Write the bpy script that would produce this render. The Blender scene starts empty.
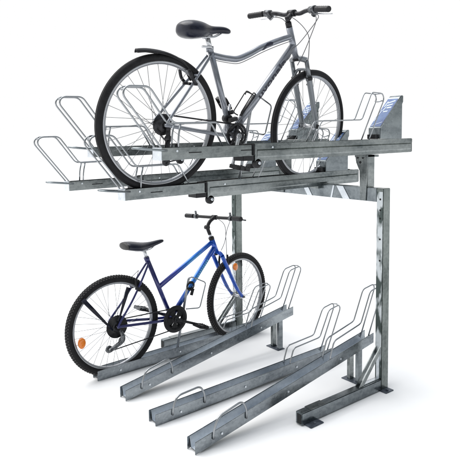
import bpy, math, random
from mathutils import Vector, Matrix
random.seed(4)
R = math.radians
PI = math.pi
sc = bpy.context.scene
C = sc.collection

# ------------------------------------------------------------------ camera
cam = bpy.data.cameras.new('camera')
co = bpy.data.objects.new('camera', cam); C.objects.link(co); sc.camera = co
yaw, pit, rol = R(51.614), R(-4.4826), R(-0.5005)
F = Vector((math.cos(yaw)*math.cos(pit), math.sin(yaw)*math.cos(pit), math.sin(pit)))
Rt = Vector((math.sin(yaw), -math.cos(yaw), 0)); Up = Rt.cross(F)
R2 = Rt*math.cos(rol)+Up*math.sin(rol); U2 = -Rt*math.sin(rol)+Up*math.cos(rol)
m = Matrix((R2, U2, -F)).transposed().to_4x4()
m.translation = Vector((-2.7553, -2.0887, 1.5372))
co.matrix_world = m
cam.sensor_width = 36; cam.sensor_fit = 'HORIZONTAL'
cam.lens = 562.21/460*36
cam.shift_x = -9.233/460; cam.shift_y = -47.258/460
cam.clip_start = .05; cam.clip_end = 600

# ------------------------------------------------------------------ world: white studio surround, unseen dark green-grey zone added at right to darken metal faces
w = bpy.data.worlds.new('World'); sc.world = w; w.use_nodes = True
nt = w.node_tree; N = nt.nodes; L = nt.links; N.clear()
def nn(N, t, **k):
    n = N.new(t)
    for a, b in k.items(): setattr(n, a, b)
    return n
out = nn(N, 'ShaderNodeOutputWorld'); bg = nn(N, 'ShaderNodeBackground'); L.new(bg.outputs[0], out.inputs[0])
tc = nn(N, 'ShaderNodeTexCoord')
dt = nn(N, 'ShaderNodeVectorMath', operation='DOT_PRODUCT'); L.new(tc.outputs['Generated'], dt.inputs[0])
sd = R(-82); dt.inputs[1].default_value = (math.cos(sd), math.sin(sd), 0)
mr = nn(N, 'ShaderNodeMapRange', interpolation_type='SMOOTHSTEP'); L.new(dt.outputs['Value'], mr.inputs[0])
mr.inputs[1].default_value = .12; mr.inputs[2].default_value = .50
nz = nn(N, 'ShaderNodeTexNoise'); nz.inputs['Scale'].default_value = 7; nz.inputs['Detail'].default_value = 3; L.new(tc.outputs['Generated'], nz.inputs['Vector'])
cr = nn(N, 'ShaderNodeValToRGB'); L.new(nz.outputs[0], cr.inputs[0])
cr.color_ramp.elements[0].position = .40; cr.color_ramp.elements[0].color = (.02, .03, .03, 1)
cr.color_ramp.elements[1].position = .66; cr.color_ramp.elements[1].color = (1.3, 1.35, 1.4, 1)
q_ = cr.color_ramp.elements.new(.54); q_.color = (.19, .22, .18, 1)
mx = nn(N, 'ShaderNodeMix', data_type='RGBA'); L.new(mr.outputs[0], mx.inputs[0])
mx.inputs[6].default_value = (1, 1, 1, 1); L.new(cr.outputs[0], mx.inputs[7])
# overhead the surround is a cooler, dimmer sky blue
sp = nn(N, 'ShaderNodeSeparateXYZ'); L.new(tc.outputs['Generated'], sp.inputs[0])
mz = nn(N, 'ShaderNodeMapRange', interpolation_type='SMOOTHSTEP'); L.new(sp.outputs[2], mz.inputs[0])
mz.inputs[1].default_value = .5; mz.inputs[2].default_value = .85
mx2 = nn(N, 'ShaderNodeMix', data_type='RGBA'); L.new(mz.outputs[0], mx2.inputs[0]); L.new(mx.outputs[2], mx2.inputs[6])
mx2.inputs[7].default_value = (.78, .84, .93, 1)
L.new(mx2.outputs[2], bg.inputs[0]); bg.inputs[1].default_value = 1.0

# ------------------------------------------------------------------ lamps
sun = bpy.data.lights.new('sun', 'SUN'); sun.energy = 3.2; sun.angle = R(60); sun.color = (1, .985, .96)
so = bpy.data.objects.new('sun', sun); C.objects.link(so)
d = -Vector((-.30, .45, 1.0)).normalized()
so.rotation_euler = d.to_track_quat('-Z', 'Y').to_euler()

sc.view_settings.view_transform = 'Standard'; sc.view_settings.look = 'None'
sc.view_settings.exposure = 0.0; sc.view_settings.gamma = 1
sc.render.engine = 'CYCLES'
sc.cycles.max_bounces = 6

# ------------------------------------------------------------------ materials
def mat(name, col, rough=.5, metal=0., coat=0., spec=.5):
    m = bpy.data.materials.new(name); m.use_nodes = True
    b = m.node_tree.nodes['Principled BSDF']
    b.inputs['Base Color'].default_value = (*col, 1); b.inputs['Roughness'].default_value = rough
    b.inputs['Metallic'].default_value = metal; b.inputs['Coat Weight'].default_value = coat
    b.inputs['Specular IOR Level'].default_value = spec
    return m
def noisy(m, c0, c1, scale, r0, r1, p0=.35, p1=.65, bump=0., detail=5, stretch=(1, 1, 1)):
    nt = m.node_tree; N = nt.nodes; L = nt.links; b = N['Principled BSDF']
    tc = N.new('ShaderNodeTexCoord'); mp = N.new('ShaderNodeMapping'); L.new(tc.outputs['Object'], mp.inputs[0]); mp.inputs['Scale'].default_value = stretch
    n = N.new('ShaderNodeTexNoise'); n.inputs['Scale'].default_value = scale; n.inputs['Detail'].default_value = detail
    L.new(mp.outputs[0], n.inputs['Vector'])
    r = N.new('ShaderNodeValToRGB'); L.new(n.outputs[0], r.inputs[0])
    r.color_ramp.elements[0].position = p0; r.color_ramp.elements[0].color = (*c0, 1)
    r.color_ramp.elements[1].position = p1; r.color_ramp.elements[1].color = (*c1, 1)
    L.new(r.outputs[0], b.inputs['Base Color'])
    mr = N.new('ShaderNodeMapRange'); L.new(n.outputs[0], mr.inputs[0])
    mr.inputs[1].default_value = .3; mr.inputs[2].default_value = .7; mr.inputs[3].default_value = r0; mr.inputs[4].default_value = r1
    L.new(mr.outputs[0], b.inputs['Roughness'])
    if bump:
        bp = N.new('ShaderNodeBump'); bp.inputs['Strength'].default_value = bump; bp.inputs['Distance'].default_value = .002
        L.new(n.outputs[0], bp.inputs['Height']); L.new(bp.outputs[0], b.inputs['Normal'])
    return m, r, b
def galv(name, dark, light, scale=9, metal=.95, rough=(.12, .34), spangle=.6, st=(.28, 1, 1)):
    """hot-dip galvanised steel: cloudy zinc with a fine crystalline spangle and drip streaks"""
    m = mat(name, light, .4, metal)
    nt = m.node_tree; N = nt.nodes; L = nt.links; b = N['Principled BSDF']
    tc = N.new('ShaderNodeTexCoord')
    n = N.new('ShaderNodeTexNoise'); n.inputs['Scale'].default_value = scale; n.inputs['Detail'].default_value = 6; n.inputs['Roughness'].default_value = .62
    mp = N.new('ShaderNodeMapping'); mp.inputs['Scale'].default_value = st; L.new(tc.outputs['Object'], mp.inputs[0]); L.new(mp.outputs[0], n.inputs['Vector'])
    v = N.new('ShaderNodeTexVoronoi'); v.inputs['Scale'].default_value = 70; L.new(tc.outputs['Object'], v.inputs['Vector'])
    sv = N.new('ShaderNodeSeparateColor'); L.new(v.outputs['Color'], sv.inputs[0])
    a = N.new('ShaderNodeMath'); a.operation = 'MULTIPLY_ADD'; L.new(sv.outputs[0], a.inputs[0]); a.inputs[1].default_value = .16*spangle; L.new(n.outputs[0], a.inputs[2])
    r = N.new('ShaderNodeValToRGB'); L.new(a.outputs[0], r.inputs[0])
    e = r.color_ramp.elements; e[0].position = .36; e[0].color = (*dark, 1); e[1].position = .72; e[1].color = (*light, 1)
    L.new(r.outputs[0], b.inputs['Base Color'])
    mr = N.new('ShaderNodeMapRange'); L.new(a.outputs[0], mr.inputs[0]); mr.inputs[1].default_value = .3; mr.inputs[2].default_value = .75
    mr.inputs[3].default_value = rough[0]; mr.inputs[4].default_value = rough[1]; L.new(mr.outputs[0], b.inputs['Roughness'])
    bp = N.new('ShaderNodeBump'); bp.inputs['Strength'].default_value = .25; bp.inputs['Distance'].default_value = .003
    L.new(n.outputs[0], bp.inputs['Height']); L.new(bp.outputs[0], b.inputs['Normal'])
    return m
M = {}
M['galv'] = galv('galvanised_steel', (.085, .098, .102), (.30, .322, .320))
M['galv_liner'] = galv('lit_zinc_channel', (.38, .42, .47), (.66, .70, .74), rough=(.32, .5))  # lit copy of the zinc: sky light inside the trays put into the colour
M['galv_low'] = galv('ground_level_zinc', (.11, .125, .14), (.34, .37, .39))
M['galv_dark'] = galv('weathered_galvanised_steel', (.10, .115, .125), (.29, .32, .335))
M['galv_pale'] = galv('pale_zinc', (.50, .54, .58), (.80, .84, .88), metal=.6)
M['galv_post'] = galv('post_zinc', (.065, .078, .075), (.23, .255, .245), scale=7, st=(1, 1, .3))
M['wire'] = mat('zinc_wire', (.33, .345, .36), .24, .95)
M['blue_plate'] = noisy(mat('blue_foot_plate', (.05, .08, .14), .5, .5), (.055, .068, .09), (.13, .15, .18), 30, .4, .6)[0]
M['black'] = noisy(mat('black_plastic', (.012, .012, .014), .45, 0, 0, .35), (.005, .005, .006), (.013, .013, .016), 60, .35, .6)[0]
M['rubber'] = noisy(mat('tyre_rubber', (.014, .014, .015), .7, 0, 0, .25), (.006, .006, .007), (.016, .016, .018), 40, .6, .85)[0]
M['knob'] = mat('tyre_tread', (.062, .060, .060), .75, 0, 0, .3)
M['blacksteel'] = noisy(mat('oiled_black_steel', (.02, .02, .022), .35, .7), (.014, .014, .016), (.05, .05, .055), 50, .25, .5)[0]
M['alloy'] = noisy(mat('alloy', (.6, .61, .63), .3, .9), (.45, .46, .48), (.72, .73, .75), 25, .22, .4)[0]
M['rim'] = mat('rim_alloy', (.36, .37, .39), .36, .9)
M['spoke'] = mat('spoke_steel', (.20, .21, .22), .35, .9)
M['greysteel'] = noisy(mat('grey_mech', (.20, .21, .22), .4, .7), (.04, .04, .045), (.20, .21, .22), 60, .3, .5)[0]
M['silverframe'] = noisy(mat('silver_paint', (.34, .39, .47), .3, .55, .6), (.18, .195, .225), (.25, .265, .30), 6, .2, .3)[0]
M['forkgrey'] = mat('fork_grey', (.17, .185, .20), .32, .6, .3)
M['letter_dark'] = mat('dark_lettering', (.012, .014, .03), .4)
M['letter_pale'] = mat('pale_lettering', (.14, .42, .62), .4)
M['orange'] = mat('orange_reflector', (.85, .22, .01), .2, 0, .6)
M['saddle'] = noisy(mat('saddle_vinyl', (.012, .015, .035), .32, 0, 0, .35), (.004, .005, .013), (.009, .011, .024), 30, .22, .36)[0]
M['white'] = mat('white_print', (.50, .56, .66), .4)
M['sticker'] = noisy(mat('blue_sticker', (.03, .12, .5), .3), (.03, .075, .24), (.12, .20, .38), 14, .4, .55)[0]
M['hole'] = mat('dark_recess', (.008, .009, .010), .8)
M['cable'] = mat('cable_housing', (.10, .10, .11), .35)
M['greycap'] = mat('grey_vinyl', (.045, .044, .043), .5, 0, 0, .3)
M['patchy'] = noisy(mat('patchy_reflection', (.4, .4, .4), .4, .6), (.06, .08, .075), (.60, .64, .66), 17, .3, .5, .46, .56, 0, 3, (1, 1, .38))[0]  # white reflections on the narrow post face, painted as noise
# blue frame paint that fades from navy at the back to bright blue at the head tube
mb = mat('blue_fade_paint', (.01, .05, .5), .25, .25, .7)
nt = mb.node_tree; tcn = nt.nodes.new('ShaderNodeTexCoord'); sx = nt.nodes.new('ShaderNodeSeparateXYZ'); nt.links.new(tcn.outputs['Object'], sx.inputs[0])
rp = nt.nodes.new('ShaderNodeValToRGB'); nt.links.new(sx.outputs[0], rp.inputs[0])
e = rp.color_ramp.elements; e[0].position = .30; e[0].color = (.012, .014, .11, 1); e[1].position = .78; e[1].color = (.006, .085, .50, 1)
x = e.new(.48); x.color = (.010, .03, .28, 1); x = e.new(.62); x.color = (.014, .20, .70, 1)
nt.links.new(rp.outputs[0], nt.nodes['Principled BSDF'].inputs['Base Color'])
M['blueframe'] = mb

# ------------------------------------------------------------------ mesh helpers
class MB:
    def __init__(s): s.v = []; s.f = []; s.sm = []
    def add(s, vs, fs, smooth=False):
        o = len(s.v); s.v += [Vector(v) for v in vs]; s.f += [tuple(i+o for i in f) for f in fs]; s.sm += [smooth]*len(fs)
        return s
    def box(s, x0, x1, y0, y1, z0, z1, sh=None, ch=0.):
        """box; sh(x) shears it upward along x"""
        h = sh or (lambda x: 0)
        P = [(x, y, z+h(x)) for x in (x0, x1) for y in (y0, y1) for z in (z0, z1)]
        return s.add(P, [(0, 1, 3, 2), (4, 6, 7, 5), (0, 4, 5, 1), (2, 3, 7, 6), (0, 2, 6, 4), (1, 5, 7, 3)])
    def prism(s, pts, y0, y1):
        """polygon in xz, extruded along y"""
        n = len(pts)
        a = sum(pts[i][0]*pts[(i+1) % n][1]-pts[(i+1) % n][0]*pts[i][1] for i in range(n))
        if a < 0: pts = pts[::-1]
        vs = [(x, y0, z) for x, z in pts]+[(x, y1, z) for x, z in pts]
        fs = [tuple(range(n)), tuple(range(2*n-1, n-1, -1))]+[(i, i+n, (i+1) % n+n, (i+1) % n) for i in range(n)]
        return s.add(vs, fs)
    def tube(s, pts, r, seg=8, closed=False, cap=True, flat=None):
        P = [Vector(p) for p in pts]; n = len(P)
        rr = r if isinstance(r, (list, tuple)) else [r]*n
        T = []
        for i in range(n):
            if closed: t = P[(i+1) % n]-P[i-1]
            else: t = P[min(i+1, n-1)]-P[max(i-1, 0)]
            T.append(t.normalized())
        a = Vector((0, 1, 0)) if abs(T[0].y) < .9 else Vector((1, 0, 0))
        u = (a-T[0]*a.dot(T[0])).normalized(); vs = []
        for i in range(n):
            u = (u-T[i]*u.dot(T[i])).normalized(); q = T[i].cross(u)
            for k in range(seg):
                an = 2*PI*k/seg
                f = flat or (1, 1)
                vs.append(P[i]+(u*math.cos(an)*f[0]+q*math.sin(an)*f[1])*rr[i])
        fs = []
        for i in range(n if closed else n-1):
            j = (i+1) % n
            for k in range(seg):
                l = (k+1) % seg
                fs.append((i*seg+k, i*seg+l, j*seg+l, j*seg+k))
        s.add(vs, fs, True)
        if cap and not closed:
            o = len(s.v)-len(vs)
            s.f += [tuple(o+k for k in range(seg-1, -1, -1)), tuple(o+(n-1)*seg+k for k in range(seg))]; s.sm += [False, False]
        return s
    def revolve(s, prof, seg=64, c=(0, 0, 0), close=True):
        """closed profile (radius, y) swept round the y axis"""
        n = len(prof); vs = []; fs = []
        for i in range(seg):
            a = 2*PI*i/seg
            for r, y in prof: vs.append((c[0]+r*math.cos(a), c[1]+y, c[2]+r*math.sin(a)))
        for i in range(seg):
            j = (i+1) % seg
            for k in range(n if close else n-1):
                l = (k+1) % n
                fs.append((i*n+k, j*n+k, j*n+l, i*n+l))
        return s.add(vs, fs, True)
    def cyl(s, p0, p1, r, seg=16): return s.tube([p0, p1], r, seg)
    def loft(s, rings, cap=True):
        n = len(rings[0]); vs = [v for r in rings for v in r]; fs = []
        for i in range(len(rings)-1):
            for k in range(n):
                l = (k+1) % n
                fs.append((i*n+k, i*n+l, (i+1)*n+l, (i+1)*n+k))
        s.add(vs, fs, True)
        if cap:
            o = len(s.v)-len(vs)
            s.f += [tuple(o+k for k in range(n-1, -1, -1)), tuple(o+(len(rings)-1)*n+k for k in range(n))]; s.sm += [True, True]
        return s
    def build(s, name, m, parent=None, mx=None, loc=None, rot=None, bevel=0.):
        me = bpy.data.meshes.new(name)
        vs = [mx @ v for v in s.v] if mx else s.v
        me.from_pydata([tuple(v) for v in vs], [], s.f); me.update()
        for p, k in zip(me.polygons, s.sm): p.use_smooth = k
        me.materials.append(m)
        import bmesh
        b = bmesh.new(); b.from_mesh(me); bmesh.ops.recalc_face_normals(b, faces=b.faces)
        if bevel:
            ed = [e for e in b.edges if len(e.link_faces) == 2 and e.calc_face_angle(0) > .6]
            bmesh.ops.bevel(b, geom=ed, offset=bevel, segments=2, affect='EDGES', clamp_overlap=True)
        b.to_mesh(me); b.free()
        o = bpy.data.objects.new(name, me); C.objects.link(o)
        if parent: o.parent = parent
        if loc: o.location = loc
        if rot: o.rotation_euler = rot
        return o
def tag(o, label=None, cat=None, group=None, kind=None):
    if label: o['label'] = label
    if cat: o['category'] = cat
    if group: o['group'] = group
    if kind: o['kind'] = kind
    return o
def empty(name, loc, rz=0):
    o = bpy.data.objects.new(name, None); C.objects.link(o); o.location = loc; o.rotation_euler = (0, 0, rz); o.empty_display_size = .1
    return o
def bent(pts, r=.02, n=5):
    """polyline with rounded corners"""
    P = [Vector(p) for p in pts]; o = [P[0]]
    for i in range(1, len(P)-1):
        a, b, c = P[i-1], P[i], P[i+1]
        d0 = min(r, (a-b).length*.48); d1 = min(r, (c-b).length*.48)
        s0 = b+(a-b).normalized()*d0; s1 = b+(c-b).normalized()*d1
        for k in range(n+1):
            t = k/n; o.append(s0*(1-t)**2+b*2*t*(1-t)+s1*t*t)
    o.append(P[-1]); return o
def smooth_path(pts, n=6):
    P = [Vector(p) for p in pts]; o = []
    for i in range(len(P)-1):
        p0 = P[max(i-1, 0)]; p1 = P[i]; p2 = P[i+1]; p3 = P[min(i+2, len(P)-1)]
        for k in range(n):
            t = k/n
            o.append(.5*((2*p1)+(p2-p0)*t+(2*p0-5*p1+4*p2-p3)*t*t+(-p0+3*p1-3*p2+p3)*t**3))
    o.append(P[-1]); return o

def dup(o, parent, loc=None, rot=None):
    c = o.copy(); C.objects.link(c); c.parent = parent
    if loc is not None: c.location = loc
    if rot is not None: c.rotation_euler = rot
    return c
def studs(name, m, parent, pts, r, d, seg):
    """one little bolt or hole at each point, axis along d"""
    b = MB(); b.tube([(0, 0, 0), d], r, seg); o = b.build(name, m, parent, loc=pts[0])
    for p in pts[1:]: dup(o, parent, p)
# ------------------------------------------------------------------ ground
g = MB(); g.add([(-150, -150, 0), (150, -150, 0), (150, 150, 0), (-150, 150, 0)], [(0, 1, 2, 3)])
gm = mat('white_floor', (.86, .86, .86), .9, 0, 0, .1)
noisy(gm, (.84, .84, .845), (.88, .88, .88), 2, .85, .95)
tag(g.build('ground', gm), kind='structure')

# ------------------------------------------------------------------ the rack
YS = [.1464+.36536*i for i in range(4)]
W = .0372           # half width of a tray
PY = 1.4236         # second post
PH = 1.2355
rack = empty('bike_rack', (0, 0, 0))
tag(rack, 'two tier galvanised steel cycle rack with sliding upper trays standing on two posts', 'bike rack')

for py in (0, PY):
    y0, y1 = py-.025, py+.025
    b = MB(); b.box(-.0334, .0334, y0, y1, 0, PH)
    post = b.build('post', M['galv_post'], rack, bevel=.003)
    studs('bolt_hole', M['hole'], post, [(-.0365, py-.004, z) for z in (1.17, 1.105, 1.055, .93, .80)], .006, (.006, 0, 0), 12)
    # patchy white reflection painted on a strip down the narrow face
    s = MB(); s.box(-.0350, -.0338, py-.0215, py+.0215, .078, 1.215); s.build('reflection_strip', M['patchy'], post)
    ft = MB(); ft.box(-.7076, -.0344, y0, y1, .004, .0717)
    foot = ft.build('foot', M['galv_dark'], rack, bevel=.004)
    e = MB(); e.prism([(-.7098, .012), (-.7098, .064), (-.7060, .064), (-.7060, .012)], y0+.007, y1-.014); e.build('foot_end_slot', M['hole'], foot)
    e = MB(); e.box(-.64, -.52, y0-.0005, y1+.0005, .0722, .0738); e.build('foot_seam', M['galv'], foot)
    for x0, x1, yy in ((-.685, -.585, y0-.045), (-.045, .03, y0-.045)):
        q = MB(); q.box(x0, x1, yy, y1+.01, 0.0005, .0065)
        pl = q.build('foot_plate', M['blue_plate'], foot, bevel=.002)
        q = MB(); xc = (x0+x1)/2
        q.tube([(xc, yy+.02, .006), (xc, yy+.02, .013)], .008, 6)
        q.build('anchor_bolt', M['blue_plate'], pl)
    for (ya, yb) in ((y0+.008, y0+.014), (y1-.014, y1-.008)):
        br = MB(); br.prism([(-.225, .0725), (-.190, .0725), (-.035, .235), (-.035, .275)], ya, yb); br.build('brace', M['galv'], rack)
    br = MB(); br.box(-.185, -.0355, y0+.0145, y1-.0145, .0725, .0765); br.box(-.0395, -.0345, y0+.0145, y1-.0145, .0765, .23); br.build('corner_angle', M['galv_pale'], rack)
bm_ = MB(); bm_.box(-.0334, .0334, .0255, PY-.0255, PH-.0834, PH-.0005)
beam = bm_.build('crossbeam', M['galv_dark'], rack, bevel=.003)
for (a, b_, w_) in ((.60, .655, .045), (.285, .34, .055), (.39, .37, .012), (1.02, 1.07, .05)):
    # sloping pale patches added on the face of the beam for its white marks
    z0, z1 = PH-.082, PH-.003
    pts = [(a-w_, z0), (a, z0), (b_, z1), (b_-w_, z1)]
    pl = MB(); pl.add([(-.0375, y, z) for y, z in pts]+[(-.0340, y, z) for y, z in pts], [(0, 1, 2, 3), (7, 6, 5, 4), (0, 4, 5, 1), (1, 5, 6, 2), (2, 6, 7, 3), (3, 7, 4, 0)])
    pl.build('pale_patch', M['galv_pale'], beam)

def wire(parent, name, runs, r=.0046, mt='wire'):
    b = MB()
    for pts, rad in runs: b.tube(bent(pts, rad), r, 8)
    return b.build(name, M[mt], parent)

def lower_tray(i):
    odd = i in (0, 2)
    y = YS[i]
    X0 = -1.3006 if odd else -1.3111
    X1 = .0616 if odd else .0821
    H = .065
    rise = .2409 if odd else .0290
    sl = rise/(X1-X0)
    h = lambda x: (x-X0)*sl
    root = MB()
    y0, y1 = y-W, y+W
    root.box(X0, X1, y0, y0+.0045, 0.001, H, h)
    root.box(X0, X1, y1-.0045, y1, 0.001, H, h)
    root.box(X0+.035, X1-.004, y0+.0044, y1-.0044, .002, .006, h)
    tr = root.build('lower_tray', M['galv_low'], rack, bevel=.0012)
    tr['label'] = ['nearest lower tray, sloping up steeply to its rear', 'second lower tray, lying almost flat', 'third lower tray, sloping up steeply beside the blue bicycle', 'farthest lower tray, holding the blue bicycle'][i]
    zt = lambda x: H+h(x)
    # pressed wheel channel with sloping sides inside the two walls
    q = MB(); sec = [(y0+.005, H-.003), (y0+.019, .012), (y1-.019, .012), (y1-.005, H-.003), (y1-.005, H-.006), (y1-.017, .0085), (y0+.017, .0085), (y0+.005, H-.006)]
    xa, xb = X0+.012, X1-.012
    q.add([(x, yy, z+h(x)) for x in (xa, xb) for yy, z in sec], [(k, (k+1) % 8, (k+1) % 8+8, k+8) for k in range(8)])
    q.build('wheel_channel', M['galv_liner'], tr)
    yi0, yi1 = y0+.0065+.002, y1-.0085
    zr = zt(X1)
    rods = []
    for yy in (yi0, yi1):
        pts = [(X1-.395, yy, zt(X1-.395)-.04), (X1-.395, yy, zt(X1-.395)+.005), (X1-.36, yy, zt(X1-.36)+.092), (X1-.117, yy, zt(X1-.117)+.103), (X1-.028, yy, zr+.270), (X1+.073, yy, zr+.287), (X1+.088, yy, zr+.262), (X1-.06, yy, zt(X1-.06)-.04)]
        rods.append((pts, .022))
    rods.append(([(X1+.066, yi0, zr+.284), (X1+.082, y, zr+.288), (X1+.066, yi1, zr+.284)], .03))
    wire(tr, 'wheel_guide', rods)
    if i != 3:
        yy = y0-.0045
        wire(tr, 'hand_hoop', [([(X0+.105, yy, zt(X0+.105)-.035), (X0+.107, yy, zt(X0+.107)+.005), (X0+.135, yy, zt(X0+.135)+.064), (X0+.290, yy, zt(X0+.29)+.072), (X0+.318, yy, zt(X0+.318)+.02), (X0+.318, yy, zt(X0+.318)-.035)], .028)], .0058)
    else:
        wheel_holder(tr, y, y0, 0.015, X0+.594)
    # bolt heads along the near wall
    studs('bolt', M['galv_pale'], tr, [(x, y0-.0045, .030+h(x)) for x in (X0+.16, X0+.62, X0+1.05)], .0065, (0, .005, 0), 6)
    for yy in (yi0, yi1):
        for x in (X1-.395, X1-.06):
            b = MB(); zc_ = zt(x)-.012; yw = yy-.003 if yy < y else yy+.003
            b.loft([[(x+.008*k_*math.cos(q*PI/4), yw+dy, zc_+.012*k_*math.sin(q*PI/4)) for q in range(8)] for dy, k_ in ((-.005, .7), (-.001, 1), (.003, .9), (.005, .5))])
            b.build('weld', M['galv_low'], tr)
    # legs under the rear end with a foot plate each
    lx = -.045
    for k, (dy, mt) in enumerate(((-.012, 'galv_dark'), (.055, 'galv'))):
        q = MB(); zz = h(lx)
        yy = y+dy
        q.box(lx-.018, lx+.018, yy-.006, yy+.0005, .006, zz-.001)
        q.box(lx-.018, lx-.014, yy+.0005, yy+.018, .006, zz-.001)
        if zz > .012: q.build('leg', M[mt], tr)
    q = MB(); q.box(lx-.035, lx+.03, y-.025, y+.105, .0005, .0055); q.build('foot_plate', M['blue_plate'], tr)
    return tr
def wheel_holder(parent, y, y0, z, x):
    """tall leaning wire frame that clips the front of the bicycle frame"""
    ya = y0+.006
    wire(parent, 'wheel_holder', [([(x, ya, z), (x+.115, ya, z+.535), (x+.135, ya, z+.546), (x+.262, ya+.004, z+.482), (x+.205, ya+.004, z+.305), (x+.085, ya, z+.322)], .022),
                                  ([(x, ya+.016, z), (x+.115, ya+.016, z+.530), (x+.122, ya+.004, z+.542)], .012)], .0046)
for i in range(4): lower_tray(i)

def upper_tray(i):
    y = YS[i]; odd = i in (0, 2)
    XL = -1.461
    XM = -.9156 if odd else -.955
    XR = .4282 if odd else .3349
    zc = 1.5161 if odd else 1.3045
    t = .0143
    zt = lambda x: zc+t*(x+.6)
    h = lambda x: t*(x+.6)
    y0, y1 = y-W, y+W
    o0, o1 = y0-.006, y1+.006
    HO = .0904
    b = MB()   # fixed outer rail: two walls, floor and inturned lips
    b.box(XM, XR, o0, o0+.0042, zc-HO, zc, h); b.box(XM, XR, o1-.0042, o1, zc-HO, zc, h)
    b.box(XM+.002, XR, o0+.0045, o1-.0045, zc-HO+.001, zc-HO+.005, h)
    b.box(XM, XR-.002, o0+.0042, o0+.0135, zc-.0045, zc-.0005, h); b.box(XM, XR-.002, o1-.0135, o1-.0042, zc-.0045, zc-.0005, h)
    rail = b.build('upper_rail', M['galv'], rack, bevel=.002)
    for yy, sg in ((o0, -1), (o1, 1)):
        q = MB(); z0, z1 = zc-HO+.018, zc-.030
        sec = [(yy, z0), (yy+sg*.0022, z0+.007), (yy+sg*.0022, z1-.007), (yy, z1)]
        q.add([(x, a_, c_+h(x)) for x in (XM+.015, XR-.012) for a_, c_ in sec], [(0, 1, 5, 4), (1, 2, 6, 5), (2, 3, 7, 6), (0, 4, 7, 3), (0, 3, 2, 1), (4, 5, 6, 7)])
        q.build('pressed_rib', M['galv'], rail)
    rail['label'] = ['nearest upper rail, high level, empty', 'second upper rail, lower level, carrying the silver bicycle', 'third upper rail, high level', 'farthest upper rail, lower level'][i]
    b = MB()   # sliding tray that runs inside the rail
    HI = .0623
    b.box(XL+.004, -.84, y0, y0+.003, zc-HI, zc-.0065, h); b.box(XL+.004, -.84, y1-.003, y1, zc-HI, zc-.0065, h)
    b.box(XL+.004, .15, y0+.0035, y1-.0035, zc-HI+.0005, zc-HI+.004, h)
    b.box(XL+.006, -.84, y0+.0034, y0+.012, zc-.030, zc-.027, h); b.box(XL+.006, -.84, y1-.012, y1-.0034, zc-.030, zc-.027, h)
    sl = b.build('sliding_tray', M['galv'], rail, bevel=.0008)
    b = MB(); b.box(XL, XL+.0035, y0-.001, y1+.001, zc-HI-.001, zc-.004, h); b.build('end_plate', M['galv_pale'], rail)
    for x in (XL+.15, XL+.46) if i != 1 else (XL+.15,):
        b = MB(); b.box(x, x+.07, y0-.0012, y0+.0005, zc-.034, zc-.029, h); b.build('slot', M['hole'], rail)
    studs('bolt', M['galv_pale'], rail, [(x, (y0 if x < XM else o0)-.003, zc-.022+h(x)) for x in (XL+.085, XM+.12)], .0055, (0, .004, 0), 6)
    # handle loop sticking out of the front end
    zh = zt(XL)-.012
    wire(rail, 'pull_handle', [([(XL+.03, y0-.0055, zh-.006), (XL-.045, y0-.0055, zh), (XL-.10, y0-.0055, zh+.006), (XL-.125, y, zh+.008), (XL-.10, y1+.0055, zh+.006), (XL-.045, y1+.0055, zh), (XL+.03, y1+.0055, zh-.006)], .02)], .0052, 'galv_dark')
    # front guide
    z = zt(XL); yi0, yi1 = y0+.0085, y1-.0085
    rods = []
    for yy in (yi0, yi1):
        rods.append(([(XL+.035, yy, z-.045), (XL+.008, yy, z-.006), (XL-.180, yy, z+.228), (XL-.160, yy, z+.264), (XL-.048, yy, z+.267), (XL+.075, yy, z+.106), (XL+.325, yy, z+.113), (XL+.408, yy, z-.025)], .024))
        rods.append(([(XL+.112, yy, z+.106), (XL+.100, yy, z+.05), (XL+.096, yy, z-.03)], .02))
    rods.append(([(XL-.150, yi0, z+.262), (XL-.172, y, z+.246), (XL-.150, yi1, z+.262)], .03))
    wire(rail, 'wheel_guide', rods)
    # rear guide
    XE = .05 if odd else -.043
    rods = []
    for yy in (yi0, yi1):
        rods.append(([(XE-.55, yy, zt(XE)-.05), (XE-.46, yy, zt(XE)+.108), (XE-.112, yy, zt(XE)+.118), (XE-.020, yy, zt(XE)+.287), (XE+.085, yy, zt(XE)+.284), (XE+.100, yy, zt(XE)+.252), (XE-.060, yy, zt(XE)-.03)], .022))
    rods.append(([(XE+.082, yi0, zt(XE)+.282), (XE+.098, y, zt(XE)+.286), (XE+.082, yi1, zt(XE)+.282)], .03))
    rods.append(([(XE+.086, yi0, zt(XE)+.240), (XE+.070, y, zt(XE)+.232), (XE+.086, yi1, zt(XE)+.240)], .02))
    wire(rail, 'wheel_guide', rods, .0038)
    # lift spring housing at the rear
    z = zt(XR-.2)
    pr = [(XR-.335, z+.001), (XR-.335, z+.068), (XR-.135, z+.266), (XR-.118, z+.276), (XR-.102, z+.276), (XR-.102, z+.236), (XR-.112, z+.22), (XR-.112, z+.001)]
    b = MB(); b.prism(pr, y-.046, y+.046)
    hs = b.build('lift_housing', M['galv_dark'], rail, bevel=.003)
    d_ = Vector((.200, 0, .198)).normalized(); nrm = Vector((-d_.z, 0, d_.x)); base = Vector((XR-.335, y, z+.068))
    def onslope(u, v, off=.002): return base+d_*u+Vector((0, v, 0))+nrm*off
    b = MB()
    for u0, u1, off in ((.012, .265, .0016),):
        P = [onslope(u0, -.040, off), onslope(u1, -.040, off), onslope(u1, .040, off), onslope(u0, .040, off)]
        b.add(P, [(0, 1, 2, 3)])
    st = b.build('sticker', M['sticker'], hs)
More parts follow.
